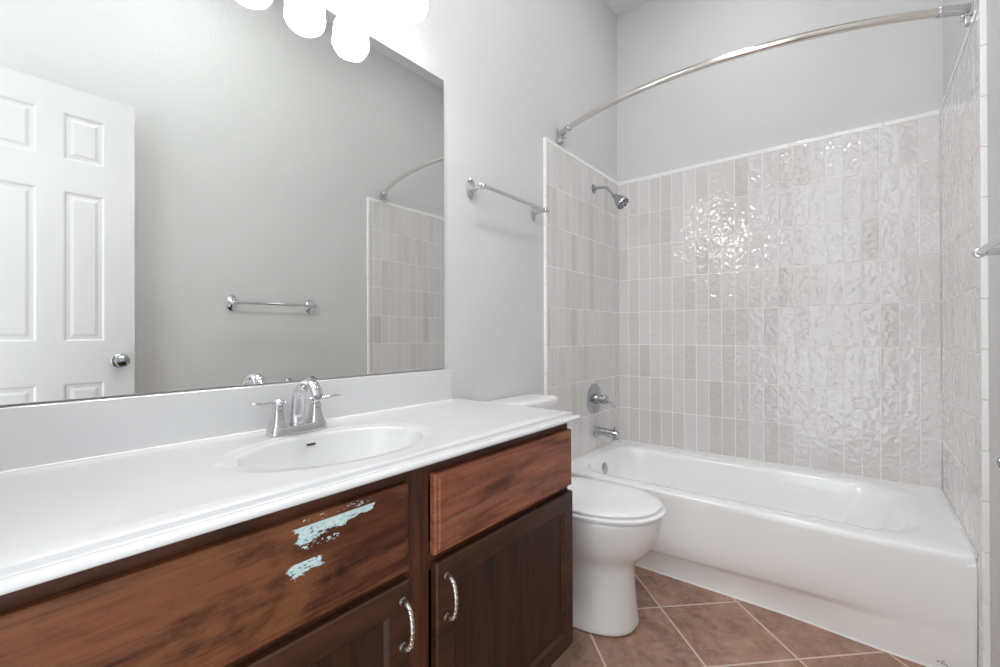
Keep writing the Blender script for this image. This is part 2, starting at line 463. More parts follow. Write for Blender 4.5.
# pencil trim pieces along the top and the outer edges, in tile lengths
def pencil(par, pf, u0, u1, z0, z1, along, nseg):
    bm = bm_new()
    for k in range(nseg):
        if along == 'u':
            a = u0+(u1-u0)*k/nseg; b = u0+(u1-u0)*(k+1)/nseg; P = [pf(u, z, d) for u in (a, b-0.001) for z in (z0, z1) for d in (-RT, 0.003)]
        else:
            a = z0+(z1-z0)*k/nseg; b = z0+(z1-z0)*(k+1)/nseg; P = [pf(u, z, d) for u in (u0, u1) for z in (a, b-0.001) for d in (-RT, 0.003)]
        mn = [min(p[i] for p in P) for i in range(3)]; mx = [max(p[i] for p in P) for i in range(3)]
        add_box(bm, mn[0], mx[0], mn[1], mx[1], mn[2], mx[2], 0.003, 3)
    return obj('edge_trim', bm, M['pencil'], par)
pencil(wall_back, pb, 0.0, W, ROWS[0]+0.001, ZT, 'u', 8)
for par, pf, lt in ((wall_left, pl, LT), (wall_right, pr, LTR)):
    pencil(par, pf, 0.0, lt-0.014, ROWS[0]+0.001, ZT, 'u', 5)
    pencil(par, pf, lt-0.014, lt+0.002, 0.0, ZT, 'z', 14)

# ------------------------------------------------------------------ mirror
bm = bm_new(); add_box(bm, -RT, -RT+0.006, YF+0.002, -1.560, 0.952, 2.045, 0.0012, 1)
o = obj('wall_mirror', bm, M['mirror'], smooth=False)
tag(o, 'large frameless mirror on the wall above the white vanity top', 'mirror')
MX = -RT+0.006

# ------------------------------------------------------------------ open panel door (seen in the mirror)
def build_door():
    X = 1.395; T = 0.035          # face towards the mirror at X
    y0, y1 = YF+0.03, -2.191      # hinge side, latch side
    z0, z1 = 0.012, 2.140
    bm = bm_new()
    add_box(bm, X+0.006, X+T, y0, y1, z0, z1)
    cols = [(-2.427, -2.295), (-2.679, -2.533+0.0)]
    cols = [(-2.430, -2.295), (-2.672, -2.507)]
    rows = [(1.828, 2.030), (1.055, 1.697), (0.24, 0.878)]
    # front layer: stiles and rails as boxes around the panels
    ys = [y0, cols[1][0], cols[1][1], cols[0][0], cols[0][1], y1]
    zs = [z0, rows[2][0], rows[2][1], rows[1][0], rows[1][1], rows[0][0], rows[0][1], z1]
    for a, b in ((0, 1), (2, 3), (4, 5)): add_box(bm, X, X+0.008, ys[a], ys[b], z0, z1)
    for a, b in ((0, 1), (2, 3), (4, 5), (6, 7)):
        for c, d in cols: add_box(bm, X, X+0.008, c, d, zs[a], zs[b])
    # one closed outer skin is enough: raised panels with moulded slopes
    o = obj('door_1', bm, M['door'], smooth=False); o['kind'] = 'structure'
    for (c, d) in cols:
        for (a, b) in rows:
            bm = bm_new()
            def ring(ins, x): return [(x, c+ins, a+ins), (x, d-ins, a+ins), (x, d-ins, b-ins), (x, c+ins, b-ins)]
            loft(bm, [ring(0.0, X+0.0005), ring(0.004, X+0.001), ring(0.012, X+0.0075), ring(0.018, X+0.0075), ring(0.034, X+0.002), ring(0.037, X+0.002)], cap0=False, cap1=True)
            obj('door_panel', bm, M['door'], o, smooth=False)
    bm = bm_new()
    ky, kz = -2.246, 0.967
    add_lathe(bm, (X, ky, kz), (-1, 0, 0), [(0, 0.031), (0.004, 0.031), (0.007, 0.026), (0.009, 0.013), (0.028, 0.012), (0.034, 0.018), (0.042, 0.026), (0.054, 0.028), (0.062, 0.024), (0.067, 0.014), (0.069, 0.0)])
    obj('door_knob', bm, M['brushed'], o)
build_door()

# ------------------------------------------------------------------ countertop with moulded sink
SX, SY = 0.282, -2.172      # sink centre
CT = 0.831
def countertop():
    bm = bm_new()
    x0, x1, y0, y1 = -RT+0.001, 0.530, YF+0.002, -1.483
    ax, ay = 0.144, 0.214
    n = 160
    th = [2*PI*k/n for k in range(n)]
    flat = 0.029
    def rect(t, dd):
        # ray from sink centre to the rectangle (front edge drawn back by dd)
        X1 = x1-dd; Y1 = y1 - min(dd, 0.006)
        c, s = math.cos(t), math.sin(t)
        best = 1e9
        if c > 1e-9: best = min(best, (X1-SX)/c)
        if c < -1e-9: best = min(best, (x0-SX)/c)
        if s > 1e-9: best = min(best, (Y1-SY)/s)
        if s < -1e-9: best = min(best, (y0-SY)/s)
        return SX+c*best, SY+s*best
    # make the corner angles exact
    for cx, cy in ((x1-flat, y1-0.006), (x1-flat, y0), (x0, y1-0.006), (x0, y0)):
        a = math.atan2(cy-SY, cx-SX) % (2*PI)
        k = min(range(n), key=lambda i: abs(th[i]-a)); th[k] = a
    prof = [(q, -0.007 - 0.138*(1-q**2.6)) for q in (0.02, 0.12, 0.24, 0.36, 0.48, 0.58, 0.68, 0.76, 0.83, 0.89, 0.94, 0.97)] + [(0.985, -0.0115), (1.0, -0.0068), (1.02, -0.0038), (1.05, -0.0022), (1.15, -0.0020), (1.17, -0.0008), (1.185, 0.0), (1.22, 0.0)]
    loops = []
    for s, z in prof:
        loops.append([(SX + ax*s*math.cos(t), SY + ay*s*math.sin(t), CT+z) for t in th])
    ell = [(SX + ax*1.22*math.cos(t), SY + ay*1.22*math.sin(t)) for t in th]
    for f in (0.15, 0.4, 0.7):
        L = []
        for i, t in enumerate(th):
            rx, ry = rect(t, flat); L.append((ell[i][0]+(rx-ell[i][0])*f, ell[i][1]+(ry-ell[i][1])*f, CT))
        loops.append(L)
    edge = [(flat, 0), (flat-0.0005, -0.0005), (flat-0.0010, -0.0026), (flat-0.0017, -0.0060), (flat-0.0028, -0.0086), (flat-0.0046, -0.0096), (flat-0.0070, -0.0092), (0.0185, -0.0080), (0.0145, -0.0074), (0.0110, -0.0075), (0.0080, -0.0083), (0.0050, -0.0096), (0.0025, -0.0112), (0.0008, -0.0140), (0.0006, -0.0168), (0.0022, -0.0192), (0.0055, -0.0207), (0.0090, -0.0212)]
    base = [rect(t, flat) for t in th]
    for dd, z in edge:
        L = []
        for i, t in enumerate(th):
            bx, by = base[i]
            onfront = bx > x1-flat-1e-5; onright = by > y1-0.0061
            X = x1-dd if onfront else bx
            Y = by
            zz = z
            if not onfront:
                # sides: small rounded edge then straight down
                k = edge.index((dd, z))/(len(edge)-1)
                zz = -0.022*max(0, (k-0.15)/0.85)
                if onright: Y = by + 0.006*min(1, k*3)
            elif onright: Y = by + 0.006*min(1, edge.index((dd, z))/(len(edge)-1)*3)
            L.append((X, Y, CT+zz))
        loops.append(L)
    rows = loft(bm, loops, cap0=True, cap1=False)
    o = obj('vanity_countertop', bm, M['marble'], angle=70)
    tag(o, 'white glossy vanity countertop with moulded oval sink basin', 'countertop')
    # backsplash
    bm = bm_new(); add_box(bm, -RT, 0.010, YF+0.002, -1.535, CT-0.001, 0.949, 0.004, 3); obj('backsplash', bm, M['marble'], o)
    # cove bead between backsplash and top
    bm = bm_new(); add_tube(bm, [(0.0112, YF+0.003, CT+0.001), (0.0112, -1.535, CT+0.001)], 0.0035, 12); obj('caulk_bead', bm, M['caulk'], o)
    # overflow slot in the back of the basin
    bm = bm_new()
    c = Vector((SX-0.144*0.945+0.0012, SY, CT-0.0254)); nrm = Vector((0.91, 0, 0.41)); up = Vector((-0.41, 0, 0.91)); yv = Vector((0, 1, 0))
    def slot(w, h, d):
        L = []
        for k in range(24):
            a = 2*PI*k/24; sx_ = math.copysign(abs(math.cos(a))**0.5, math.cos(a)); sz_ = math.copysign(abs(math.sin(a))**0.7, math.sin(a))
            L.append(c + yv*w*sx_ + up*h*sz_ + nrm*d)
        return L
    loft(bm, [slot(0.016, 0.0058, -0.004), slot(0.016, 0.0058, 0.0015), slot(0.0125, 0.0034, 0.0015), slot(0.0125, 0.0034, -0.001)], cap0=True, cap1=True)
    for f in bm.faces: pass
    ov = obj('overflow_slot', bm, M['marble'], o)
    bm = bm_new(); loft(bm, [slot(0.0125, 0.0036, -0.003), slot(0.0125, 0.0036, 0.0013)]); obj('slot_opening', bm, M['dark'], ov)  # dark plug stands in for the shade inside the slot
    # drain
    bm = bm_new(); add_lathe(bm, (SX, SY, CT-0.1445), (0, 0, 1), [(0, 0.030), (0.002, 0.030), (0.004, 0.027), (0.003, 0.019), (0.008, 0.018), (0.010, 0.0)]); obj('drain', bm, M['chrome'], o)
countertop()

# ------------------------------------------------------------------ vanity cabinet
FX = 0.496     # face frame front
DXF = 0.516    # door / drawer faces
YE = -1.509    # right end of the cabinet
def vanity():
    root = thing('vanity_cabinet', (0.25, -2.18, 0.0), 'dark brown stained wooden vanity cabinet under the white countertop', 'cabinet')
    top = 0.8085
    bm = bm_new()
    add_box(bm, 0.0, FX-0.018, YE-0.018, YE-0.0005, 0.095, top); add_box(bm, 0.0, FX-0.018, YF+0.004, YF+0.022, 0.095, top)
    add_box(bm, 0.0, FX-0.018, YF+0.022, YE-0.018, 0.095, 0.112); add_box(bm, 0.0, 0.008, YF+0.022, YE-0.018, 0.112, 0.66)
    add_box(bm, 0.0, FX-0.018, -2.150, -2.134, 0.112, 0.66)
    obj('body', bm, M['wood_v'], root, smooth=False)
    bm = bm_new(); add_box(bm, 0.0, 0.43, YF+0.004, YE-0.002, 0.0, 0.095); obj('toe_kick', bm, M['wood_frame_h'], root, smooth=False)
    # face frame: rails and stiles
    for y0, y1 in ((YF+0.004, YF+0.045), (-2.180, -2.096), (YE-0.045, YE)):
        bm = bm_new(); add_box(bm, FX-0.018, FX, y0, y1, 0.095, top, 0.001, 1); obj('frame_stile', bm, M['wood_frame_v'], root, smooth=False)
    for z0, z1 in ((0.095, 0.135), (0.575, 0.630), (0.765, top-0.0005)):
        for ya, yb in ((YF+0.045, -2.180), (-2.096, YE-0.045)):
            bm = bm_new(); add_box(bm, FX-0.0185, FX-0.0007, ya, yb, z0, z1); obj('frame_rail', bm, M['wood_frame_h'], root, smooth=False)
    def drawer(y0, y1, z0, z1, mat):
        bm = bm_new()
        def ring(ins, x): return [(x, y0+ins, z0+ins), (x, y1-ins, z0+ins), (x, y1-ins, z1-ins), (x, y0+ins, z1-ins)]
        loft(bm, [ring(0, FX+0.0005), ring(0, DXF-0.006), ring(0.0025, DXF-0.0035), ring(0.010, DXF-0.0028), ring(0.0125, DXF-0.0002), ring(0.0145, DXF)], True, True)
        return obj('drawer_front', bm, mat, root, smooth=False)
    d = drawer(YF+0.030, -2.163, 0.606, 0.782, M['wood_worn']); d['label'] = 'wide worn drawer front with pale blue paint scrapes'
    d = drawer(-2.092, YE-0.002, 0.608, 0.782, M['wood_h']); d['label'] = 'smaller reddish brown drawer front'
    def door(y0, y1, hy, z0=0.112, z1=0.590, fw=0.055):
        bm = bm_new()
        def rr(yy0, yy1, zz0, zz1, x): return [(x, yy0, zz0), (x, yy1, zz0), (x, yy1, zz1), (x, yy0, zz1)]
        i = fw
        loft(bm, [rr(y0, y1, z0, z1, FX+0.0005), rr(y0, y1, z0, z1, DXF-0.004), rr(y0+.003, y1-.003, z0+.003, z1-.003, DXF),
                  rr(y0+i-.004, y1-i+.004, z0+i-.004, z1-i+.004, DXF), rr(y0+i, y1-i, z0+i, z1-i, DXF-0.003), rr(y0+i+.004, y1-i-.004, z0+i+.004, z1-i-.004, DXF-0.008)], True, False)
        rt = obj('door', bm, M['wood_door'], root, smooth=False)
        # stiles run vertical grain: separate material by face position is avoided, one stain on the frame
        bm = bm_new(); add_box(bm, FX+0.002, DXF-0.008, y0+i+.003, y1-i-.003, z0+i+.003, z1-i-.003)
        obj('door_panel', bm, M['wood_v'], rt, smooth=False)
        # bow handle
        bm = bm_new()
        zt, zb = 0.555, 0.466
        pts = spline([(DXF+0.010, hy, zt), (DXF+0.021, hy, zt-0.006), (DXF+0.0275, hy, zt-0.022), (DXF+0.030, hy, (zt+zb)/2), (DXF+0.0275, hy, zb+0.022), (DXF+0.021, hy, zb+0.006), (DXF+0.010, hy, zb)], 6)
        add_tube(bm, pts, [(0.0042, 0.0034)]*len(pts), 12)
        hd = obj('handle', bm, M['nickel'], rt); hd['label'] = 'satin nickel bow handle'
        for z in (zt, zb):
            bm = bm_new(); add_lathe(bm, (DXF-0.0002, hy, z), (1, 0, 0), [(0, 0.0085), (0.002, 0.0085), (0.004, 0.006), (0.010, 0.0052), (0.0135, 0.0058), (0.015, 0.003)], 20); obj('handle_post', bm, M['grey_metal'], hd)
        # hammered rings along the bow
        bm = bm_new()
        for k in range(4, len(pts)-4, 3):
            dd = (pts[k+1]-pts[k-1]).normalized(); add_lathe(bm, pts[k]-dd*0.0014, dd, [(0, 0.0040), (0.0014, 0.0049), (0.0028, 0.0040)], 12)
        obj('handle_beading', bm, M['nickel'], hd)
    door(-2.090, YE-0.002, -2.063)
    door(-2.482, -2.163, -2.183)
    door(YF+0.030, -2.489, -2.515)
vanity()

# ------------------------------------------------------------------ faucet
def faucet():
    fy = -2.178; fx = 0.091; z0 = CT
    root = thing('sink_faucet', (fx, fy, z0), 'chrome two-handle faucet with arched spout behind the oval sink', 'faucet')
    def rr(hx, hy, z, r):
        L = []
        for k in range(48):
            a = 2*PI*k/48; c, s = math.cos(a), math.sin(a); e = 0.35
            L.append((fx + hx*math.copysign(abs(c)**e, c), fy + hy*math.copysign(abs(s)**e, s), z))
        return L
    bm = bm_new(); loft(bm, [rr(0.0260, 0.074, z0-0.001, 0), rr(0.0260, 0.074, z0+0.003, 0), rr(0.0240, 0.0715, z0+0.019, 0), rr(0.0225, 0.0700, z0+0.0215, 0)])
    obj('base_plate', bm, M['chrome'], root, angle=25)
    # spout: wide tapered arch
    ctrl = [(fx, fy, z0+0.018), (fx+0.001, fy, z0+0.055), (fx+0.010, fy, z0+0.095), (fx+0.033, fy, z0+0.123), (fx+0.062, fy, z0+0.130), (fx+0.087, fy, z0+0.119), (fx+0.101, fy, z0+0.100)]
    pts = spline(ctrl, 8)
    st = [(0, (0.0195, 0.0165)), (0.25, (0.0175, 0.0140)), (0.55, (0.0160, 0.0105)), (0.8, (0.0155, 0.0092)), (1, (0.0145, 0.0085))]
    m = len(pts)-1
    bm = bm_new(); add_tube(bm, pts, [interp(st, i/m) for i in range(m+1)], 28)
    obj('spout', bm, M['chrome'], root)
    bm = bm_new(); d = (pts[-1]-pts[-2]).normalized(); add_lathe(bm, pts[-1]-d*0.004, d, [(0, 0.0085), (0.009, 0.0085), (0.010, 0.007)], 24); obj('aerator', bm, M['grey_metal'], root)
    for s in (-1, 1):
        hy = fy + s*0.0490
        bm = bm_new()
        # squared flared pedestal with concave sides
        loops = []
        for z, h in ((0.018, 0.0215), (0.024, 0.0205), (0.030, 0.0180), (0.045, 0.0145), (0.057, 0.0120), (0.062, 0.0115), (0.064, 0.0130), (0.068, 0.0130), (0.070, 0.0105), (0.074, 0.0100)):
            L = []
            for k in range(32):
                a = 2*PI*k/32; c, q = math.cos(a), math.sin(a); e = 0.62
                L.append((fx + h*math.copysign(abs(c)**e, c), hy + h*math.copysign(abs(q)**e, q), z0+z))
            loops.append(L)
        loft(bm, loops); h = obj('handle', bm, M['chrome'], root, angle=28)
        bm = bm_new()
        add_lathe(bm, (fx, hy, z0+0.0695), (0, 0, 1), [(0, 0.007), (0.003, 0.0105), (0.009, 0.0125), (0.015, 0.0105), (0.019, 0.006), (0.0205, 0.0)], 28)
        add_tube(bm, [(fx, hy-s*0.012, z0+0.0800), (fx, hy-s*0.016, z0+0.0800), (fx, hy-s*0.018, z0+0.0800), (fx, hy-s*0.022, z0+0.0800)], [0.005, 0.0035, 0.0048, 0.0012], 16)
        add_tube(bm, [(fx, hy+s*0.010, z0+0.0795), (fx+0.002, hy+s*0.016, z0+0.0800), (fx+0.006, hy+s*0.035, z0+0.0815), (fx+0.010, hy+s*0.060, z0+0.084), (fx+0.011, hy+s*0.066, z0+0.0845)], [0.0045, 0.0040, (0.0045, 0.0038), (0.0060, 0.0042), (0.0035, 0.0025)], 18)
        obj('lever', bm, M['chrome'], h)
faucet()

# ------------------------------------------------------------------ vanity light
def vanity_light():
    cy = -2.190; zb = 2.054; hh = 0.135; R = 0.0605; sp = 0.165; lx = 0.145
    root = thing('vanity_light', (-RT, cy, 2.17), 'chrome vanity light bar with glowing frosted glass shades above the mirror', 'light fixture')
    bm = bm_new(); add_box(bm, -RT, 0.012, cy-0.43, cy+0.43, 2.235, 2.345, 0.008, 3); obj('back_plate', bm, M['chrome'], root)
    for k in range(5):
        y = cy + (k-2)*sp + 0.0
        bm = bm_new(); pts = spline([(0.010, y, 2.29), (0.06, y, 2.30), (0.115, y, 2.285), (lx, y, 2.235), (lx, y, zb+hh+0.02)], 8); add_tube(bm, pts, 0.007, 12)
        obj('arm', bm, M['chrome'], root)
        bm = bm_new(); add_lathe(bm, (lx, y, zb+hh-0.012), (0, 0, 1), [(0, 0.034), (0.02, 0.034), (0.034, 0.02), (0.036, 0.0)], 28); obj('shade_holder', bm, M['chrome'], root)
        bm = bm_new()
        add_lathe(bm, (lx, y, zb), (0, 0, 1), [(0, 0.0), (0.0005, 0.022), (0.002, 0.034), (0.006, 0.044), (0.012, 0.052), (0.020, 0.0575), (0.032, R), (0.070, R), (0.100, 0.056), (0.125, 0.043), (hh, 0.034)], 40)
        obj('shade', bm, M['shade'], root)
vanity_light()

# added ceiling fill light, unseen, to brighten the room
cl = thing('added_ceiling_fill', (0.78, -1.95, ZC-0.09), 'added flat round fill light on the ceiling, out of view', 'light fixture')
bm = bm_new(); add_lathe(bm, (0.78, -1.95, ZC), (0, 0, -1), [(0, 0.19), (0.012, 0.19), (0.018, 0.18)], 48); obj('base_plate', bm, M['nickel'], cl)
bm = bm_new(); add_lathe(bm, (0.78, -1.95, ZC-0.018), (0, 0, -1), [(0, 0.172), (0.004, 0.168), (0.008, 0.155), (0.010, 0.10), (0.011, 0.0)], 48); obj('lens', bm, M['fill_lens'], cl)

cl = thing('added_tub_fill', (0.75, -0.62, ZC-0.012), 'added round fill light in the ceiling above the bathtub, out of view', 'light fixture')  # added unseen fill to brighten the tub and the walls around it
bm = bm_new(); add_lathe(bm, (0.75, -0.62, ZC), (0, 0, -1), [(0, 0.115), (0.004, 0.115), (0.008, 0.108), (0.010, 0.094)], 48); obj('trim_ring', bm, M['trim'], cl)
bm = bm_new(); add_lathe(bm, (0.75, -0.62, ZC-0.0095), (0, 0, -1), [(0, 0.092), (0.003, 0.090), (0.006, 0.0)], 48); obj('lens', bm, M['fill_lens'], cl)

# ------------------------------------------------------------------ bathtub
def bathtub():
    D = 0.757; Y0 = -D
    n = 160
    th = [2*PI*(k+0.5)/n for k in range(n)]
    def rrect(x0, x1, y0, y1, r, z, zf=None):
        """rounded rectangle sampled by perimeter-matched angle"""
        cx, cy = (x0+x1)/2, (y0+y1)/2; hx, hy = (x1-x0)/2, (y1-y0)/2
        r = min(r, hx-1e-4, hy-1e-4)
        L = []
        for t in th:
            # superellipse-free: cast a ray in normalised space then to rounded rect
            c, s = math.cos(t), math.sin(t)
            sx, sy = abs(c), abs(s)
            # parameterise normalised square
            m = max(sx, sy); qx, qy = sx/m*hx, sy/m*hy
            if qx > hx-r and qy > hy-r:
                dx, dy = qx-(hx-r), qy-(hy-r); d = math.hypot(dx, dy)
                # corner: map
                if d > 1e-9:
                    dx, dy = dx/d*r, dy/d*r
                qx, qy = hx-r+dx, hy-r+dy
            L.append((cx+math.copysign(qx, c), cy+math.copysign(qy, s), z))
        return L
    bm = bm_new()
    xa, xb, ya, yb = 0.0005, W-0.0005, Y0, -0.0005
    loops = [rrect(xa, xb, ya, yb, 0.004, ZR-0.030), rrect(xa, xb, ya, yb, 0.004, ZR-0.012), rrect(xa+.001, xb-.001, ya+.003, yb-.001, 0.006, ZR-0.004), rrect(xa+.003, xb-.003, ya+.010, yb-.003, 0.010, ZR)]
    # inner basin, from the rim down; left end steep (drain), right end a sloping back rest
    I = [  # x0, x1, y0, y1, r, z
        (0.040, 1.405, -0.705, -0.040, 0.16, ZR+0.001),
        (0.055, 1.380, -0.683, -0.062, 0.17, ZR-0.001),
        (0.063, 1.365, -0.674, -0.071, 0.17, ZR-0.007),
        (0.068, 1.350, -0.668, -0.078, 0.17, ZR-0.020),
        (0.075, 1.325, -0.662, -0.086, 0.17, ZR-0.060),
        (0.088, 1.285, -0.652, -0.098, 0.16, ZR-0.130),
        (0.102, 1.235, -0.640, -0.112, 0.15, ZR-0.200),
        (0.122, 1.190, -0.625, -0.128, 0.14, ZR-0.255),
        (0.175, 1.140, -0.600, -0.155, 0.13, ZR-0.290),
        (0.220, 1.090, -0.565, -0.190, 0.12, ZR-0.303),
        (0.400, 0.900, -0.440, -0.320, 0.05, ZR-0.306)]
    for a in I: loops.append(rrect(*a))
    loft(bm, loops, cap0=False, cap1=True)
    root = obj('bathtub', bm, M['tub'], angle=50)
    tag(root, 'white alcove bathtub between the tiled walls', 'bathtub')
    # apron with recessed toe panel, its recess tapering out towards the right
    bm = bm_new()
    nx = 60; cols = []
    for i in range(nx+1):
        x = xa + (xb-xa)*i/nx
        k = 1.0 if x < 0.95 else max(0.0, 1-(x-0.95)/0.42); k = k*k*(3-2*k)
        dpt = 0.028*k
        zs = 0.085 + 0.035*max(0, (x-0.4)/1.0)
        col = [(x, Y0, ZR-0.029), (x, Y0-0.0005, ZR-0.08), (x, Y0+0.002, zs+0.09), (x, Y0+0.004, zs+0.026), (x, Y0+0.005+dpt*0.12, zs+0.018), (x, Y0+0.006+dpt*0.85, zs), (x, Y0+0.006+dpt, zs-0.008), (x, Y0+0.007+dpt, 0.0), (x, Y0+0.045, 0.0), (x, Y0+0.045, ZR-0.029)]
        cols.append(col)
    loft(bm, cols, True, True)
    obj('apron', bm, M['tub'], root, angle=40)
    # caulk line at the floor
    bm = bm_new()
    pts = [(x[7][0], x[7][1]-0.001, 0.002) for x in cols]
    add_tube(bm, pts, 0.0035, 8); obj('floor_caulk', bm, M['caulk'], root)
    bm = bm_new(); add_box(bm, 0.0, W, -0.006, 0.0, ZR-0.002, 0.400, 0.002); add_box(bm, 0.0, 0.006, Y0, 0.0, ZR-0.002, 0.400, 0.002); add_box(bm, W-0.006, W, Y0, 0.0, ZR-0.002, 0.400, 0.002)
    obj('wall_caulk', bm, M['caulk'], root)
    # overflow plate and drain
    bm = bm_new(); c = (0.072, -0.372, 0.308); d = Vector((1, 0, 0.12)).normalized()
    add_lathe(bm, c, d, [(0, 0.036), (0.004, 0.036), (0.009, 0.031), (0.012, 0.020), (0.013, 0.0)], 32)
    ov = obj('overflow_plate', bm, M['brushed'], root)
    bm = bm_new(); add_lathe(bm, Vector(c)+d*0.012+Vector((0, 0, -0.016)), d, [(0, 0.005), (0.002, 0.004), (0.003, 0.0)], 12); obj('screw', bm, M['grey_metal'], ov)
    bm = bm_new(); add_lathe(bm, (0.27, -0.375, ZR-0.3055), (0, 0, 1), [(0, 0.035), (0.003, 0.035), (0.005, 0.030), (0.004, 0.018), (0.012, 0.016), (0.013, 0.0)], 28); obj('drain', bm, M['brushed'], root)
    # small printed marks at the lower right of the apron
    bm = bm_new()
    for (dx, dz, w_, h_) in ((0, 0.006, 0.008, 0.0025), (0.011, 0.003, 0.003, 0.005), (0.016, 0.0015, 0.004, 0.004), (0.022, 0.001, 0.004, 0.0035), (0.012, 0.011, 0.007, 0.0022)):
        add_box(bm, 1.408+dx, 1.408+dx+w_, Y0+0.0035, Y0+0.009, 0.022+dz, 0.022+dz+h_)
    obj('printed_mark', bm, M['ink'], root, smooth=False)
bathtub()

# ------------------------------------------------------------------ toilet
def toilet():
    yc = -1.185
    root = thing('toilet', (0.35, yc, 0.0), 'white two-piece toilet with closed lid between vanity and bathtub', 'toilet')
    n = 72
    YC = lambda x: -1.205 + 0.085*(x-0.1)
    def sec(x0, x1, hw, z, n1=2.3, wide=0.5, back=3.2):
        """egg section: x0 back, x1 front tip, widest at fraction wide"""
        xm = x0 + (x1-x0)*wide; L = []
        for k in range(n):
            t = 2*PI*k/n; c, s = math.cos(t), math.sin(t)
            if c >= 0: e = 2/n1; X = xm + (x1-xm)*abs(c)**e; Y = hw*math.copysign(abs(s)**e, s)
            else: e = 2/back; X = xm - (xm-x0)*abs(c)**e; Y = hw*math.copysign(abs(s)**e, s)
            L.append((X, YC(X)+Y, z))
        return L
    bm = bm_new()
    S = [(0.000, 0.13, 0.580, 0.122, 2.6), (0.006, 0.13, 0.582, 0.124, 2.6), (0.030, 0.13, 0.578, 0.120, 2.6), (0.090, 0.13, 0.573, 0.113, 2.6), (0.150, 0.13, 0.568, 0.107, 2.5),
         (0.200, 0.12, 0.566, 0.105, 2.5), (0.232, 0.11, 0.570, 0.109, 2.4), (0.258, 0.10, 0.590, 0.122, 2.3), (0.288, 0.09, 0.622, 0.142, 2.25), (0.325, 0.08, 0.645, 0.157, 2.2), (0.365, 0.07, 0.658, 0.168, 2.2), (0.400, 0.06, 0.664, 0.174, 2.2), (0.422, 0.06, 0.664, 0.175, 2.2), (0.428, 0.065, 0.658, 0.170, 2.2)]
    loft(bm, [sec(a, b, h, z, nn, 0.52) for z, a, b, h, nn in S])
    bowl = obj('bowl', bm, M['porcelain'], root, angle=60)
    sm = bowl.modifiers.new('s', 'SUBSURF'); sm.levels = 1; sm.render_levels = 1
    # trapway relief on both sides
    for s in (-1, 1):
        bm = bm_new()
        pts = spline([(0.42, yc+s*0.085, 0.245), (0.34, yc+s*0.100, 0.235), (0.26, yc+s*0.105, 0.20), (0.22, yc+s*0.100, 0.14), (0.27, yc+s*0.098, 0.07), (0.34, yc+s*0.085, 0.03)], 8)
        add_tube(bm, pts, [interp([(0, 0.012), (0.3, 0.035), (0.7, 0.035), (1, 0.012)], i/(len(pts)-1)) for i in range(len(pts))], 20)
        obj('trapway', bm, M['porcelain'], root, angle=60)
    # seat, lid
    bm = bm_new()
    loft(bm, [sec(0.185, 0.664, 0.177, 0.4305, 2.2, .48), sec(0.18, 0.675, 0.183, 0.433, 2.2, .48), sec(0.18, 0.677, 0.184, 0.441, 2.2, .48), sec(0.184, 0.670, 0.178, 0.446, 2.2, .48)])
    obj('seat', bm, M['seat'], root, angle=40)
    bm = bm_new()
    loft(bm, [sec(0.185, 0.655, 0.172, 0.4485, 2.2, .48), sec(0.18, 0.663, 0.178, 0.451, 2.2, .48), sec(0.18, 0.664, 0.179, 0.4575, 2.2, .48), sec(0.186, 0.657, 0.173, 0.463, 2.2, .48), sec(0.20, 0.640, 0.161, 0.4655, 2.2, .48), sec(0.25, 0.58, 0.116, 0.467, 2.2, .48)])
    obj('seat_lid', bm, M['seat'], root, angle=50)
    for s in (-1, 1):
        bm = bm_new(); add_lathe(bm, (0.190, YC(0.19)+s*0.075-0.018, 0.444), (0, 1, 0), [(0, 0.010), (0.002, 0.012), (0.034, 0.012), (0.036, 0.010)], 20); obj('hinge', bm, M['seat'], root)
    # tank
    ty = -1.210
    def trr(x0, x1, hw, z, bow=0.018):
        L = []
        for k in range(n):
            t = 2*PI*k/n; c, s = math.cos(t), math.sin(t); e = 0.2
            u = math.copysign(abs(c)**e, c); v = math.copysign(abs(s)**e, s)
            X = (x0+x1)/2 + (x1-x0)/2*u
            if u > 0: X -= bow*v*v*u
            L.append((X, ty+hw*v, z))
        return L
    bm = bm_new()
    loft(bm, [trr(0.012, 0.165, 0.165, 0.425), trr(0.010, 0.175, 0.180, 0.45), trr(0.008, 0.176, 0.190, 0.60), trr(0.008, 0.180, 0.196, 0.762)])
    obj('tank', bm, M['porcelain'], root, angle=40)
    bm = bm_new()
    loft(bm, [trr(0.002, 0.183, 0.201, 0.762), trr(0.0, 0.185, 0.203, 0.766), trr(0.0, 0.185, 0.203, 0.794), trr(0.003, 0.182, 0.200, 0.800), trr(0.014, 0.168, 0.188, 0.8065), trr(0.05, 0.13, 0.15, 0.808)])
    obj('tank_lid', bm, M['porcelain'], root, angle=40)
    bm = bm_new(); ly = ty-0.145
    add_lathe(bm, (0.180, ly, 0.715), (1, 0, 0), [(0, 0.014), (0.006, 0.014), (0.009, 0.008), (0.018, 0.007)], 20)
    add_tube(bm, [(0.202, ly, 0.715), (0.206, ly+0.02, 0.713), (0.206, ly+0.06, 0.706), (0.205, ly+0.075, 0.704)], [0.006, 0.0055, 0.006, 0.003], 14)
    obj('flush_lever', bm, M['chrome'], root)
    for s in (-1, 1):
        bm = bm_new(); add_lathe(bm, (0.33, yc+s*0.128, 0.0), (0, 0, 1), [(0, 0.014), (0.010, 0.014), (0.018, 0.010), (0.021, 0.0)], 18); obj('bolt_cap', bm, M['porcelain'], root)
toilet()

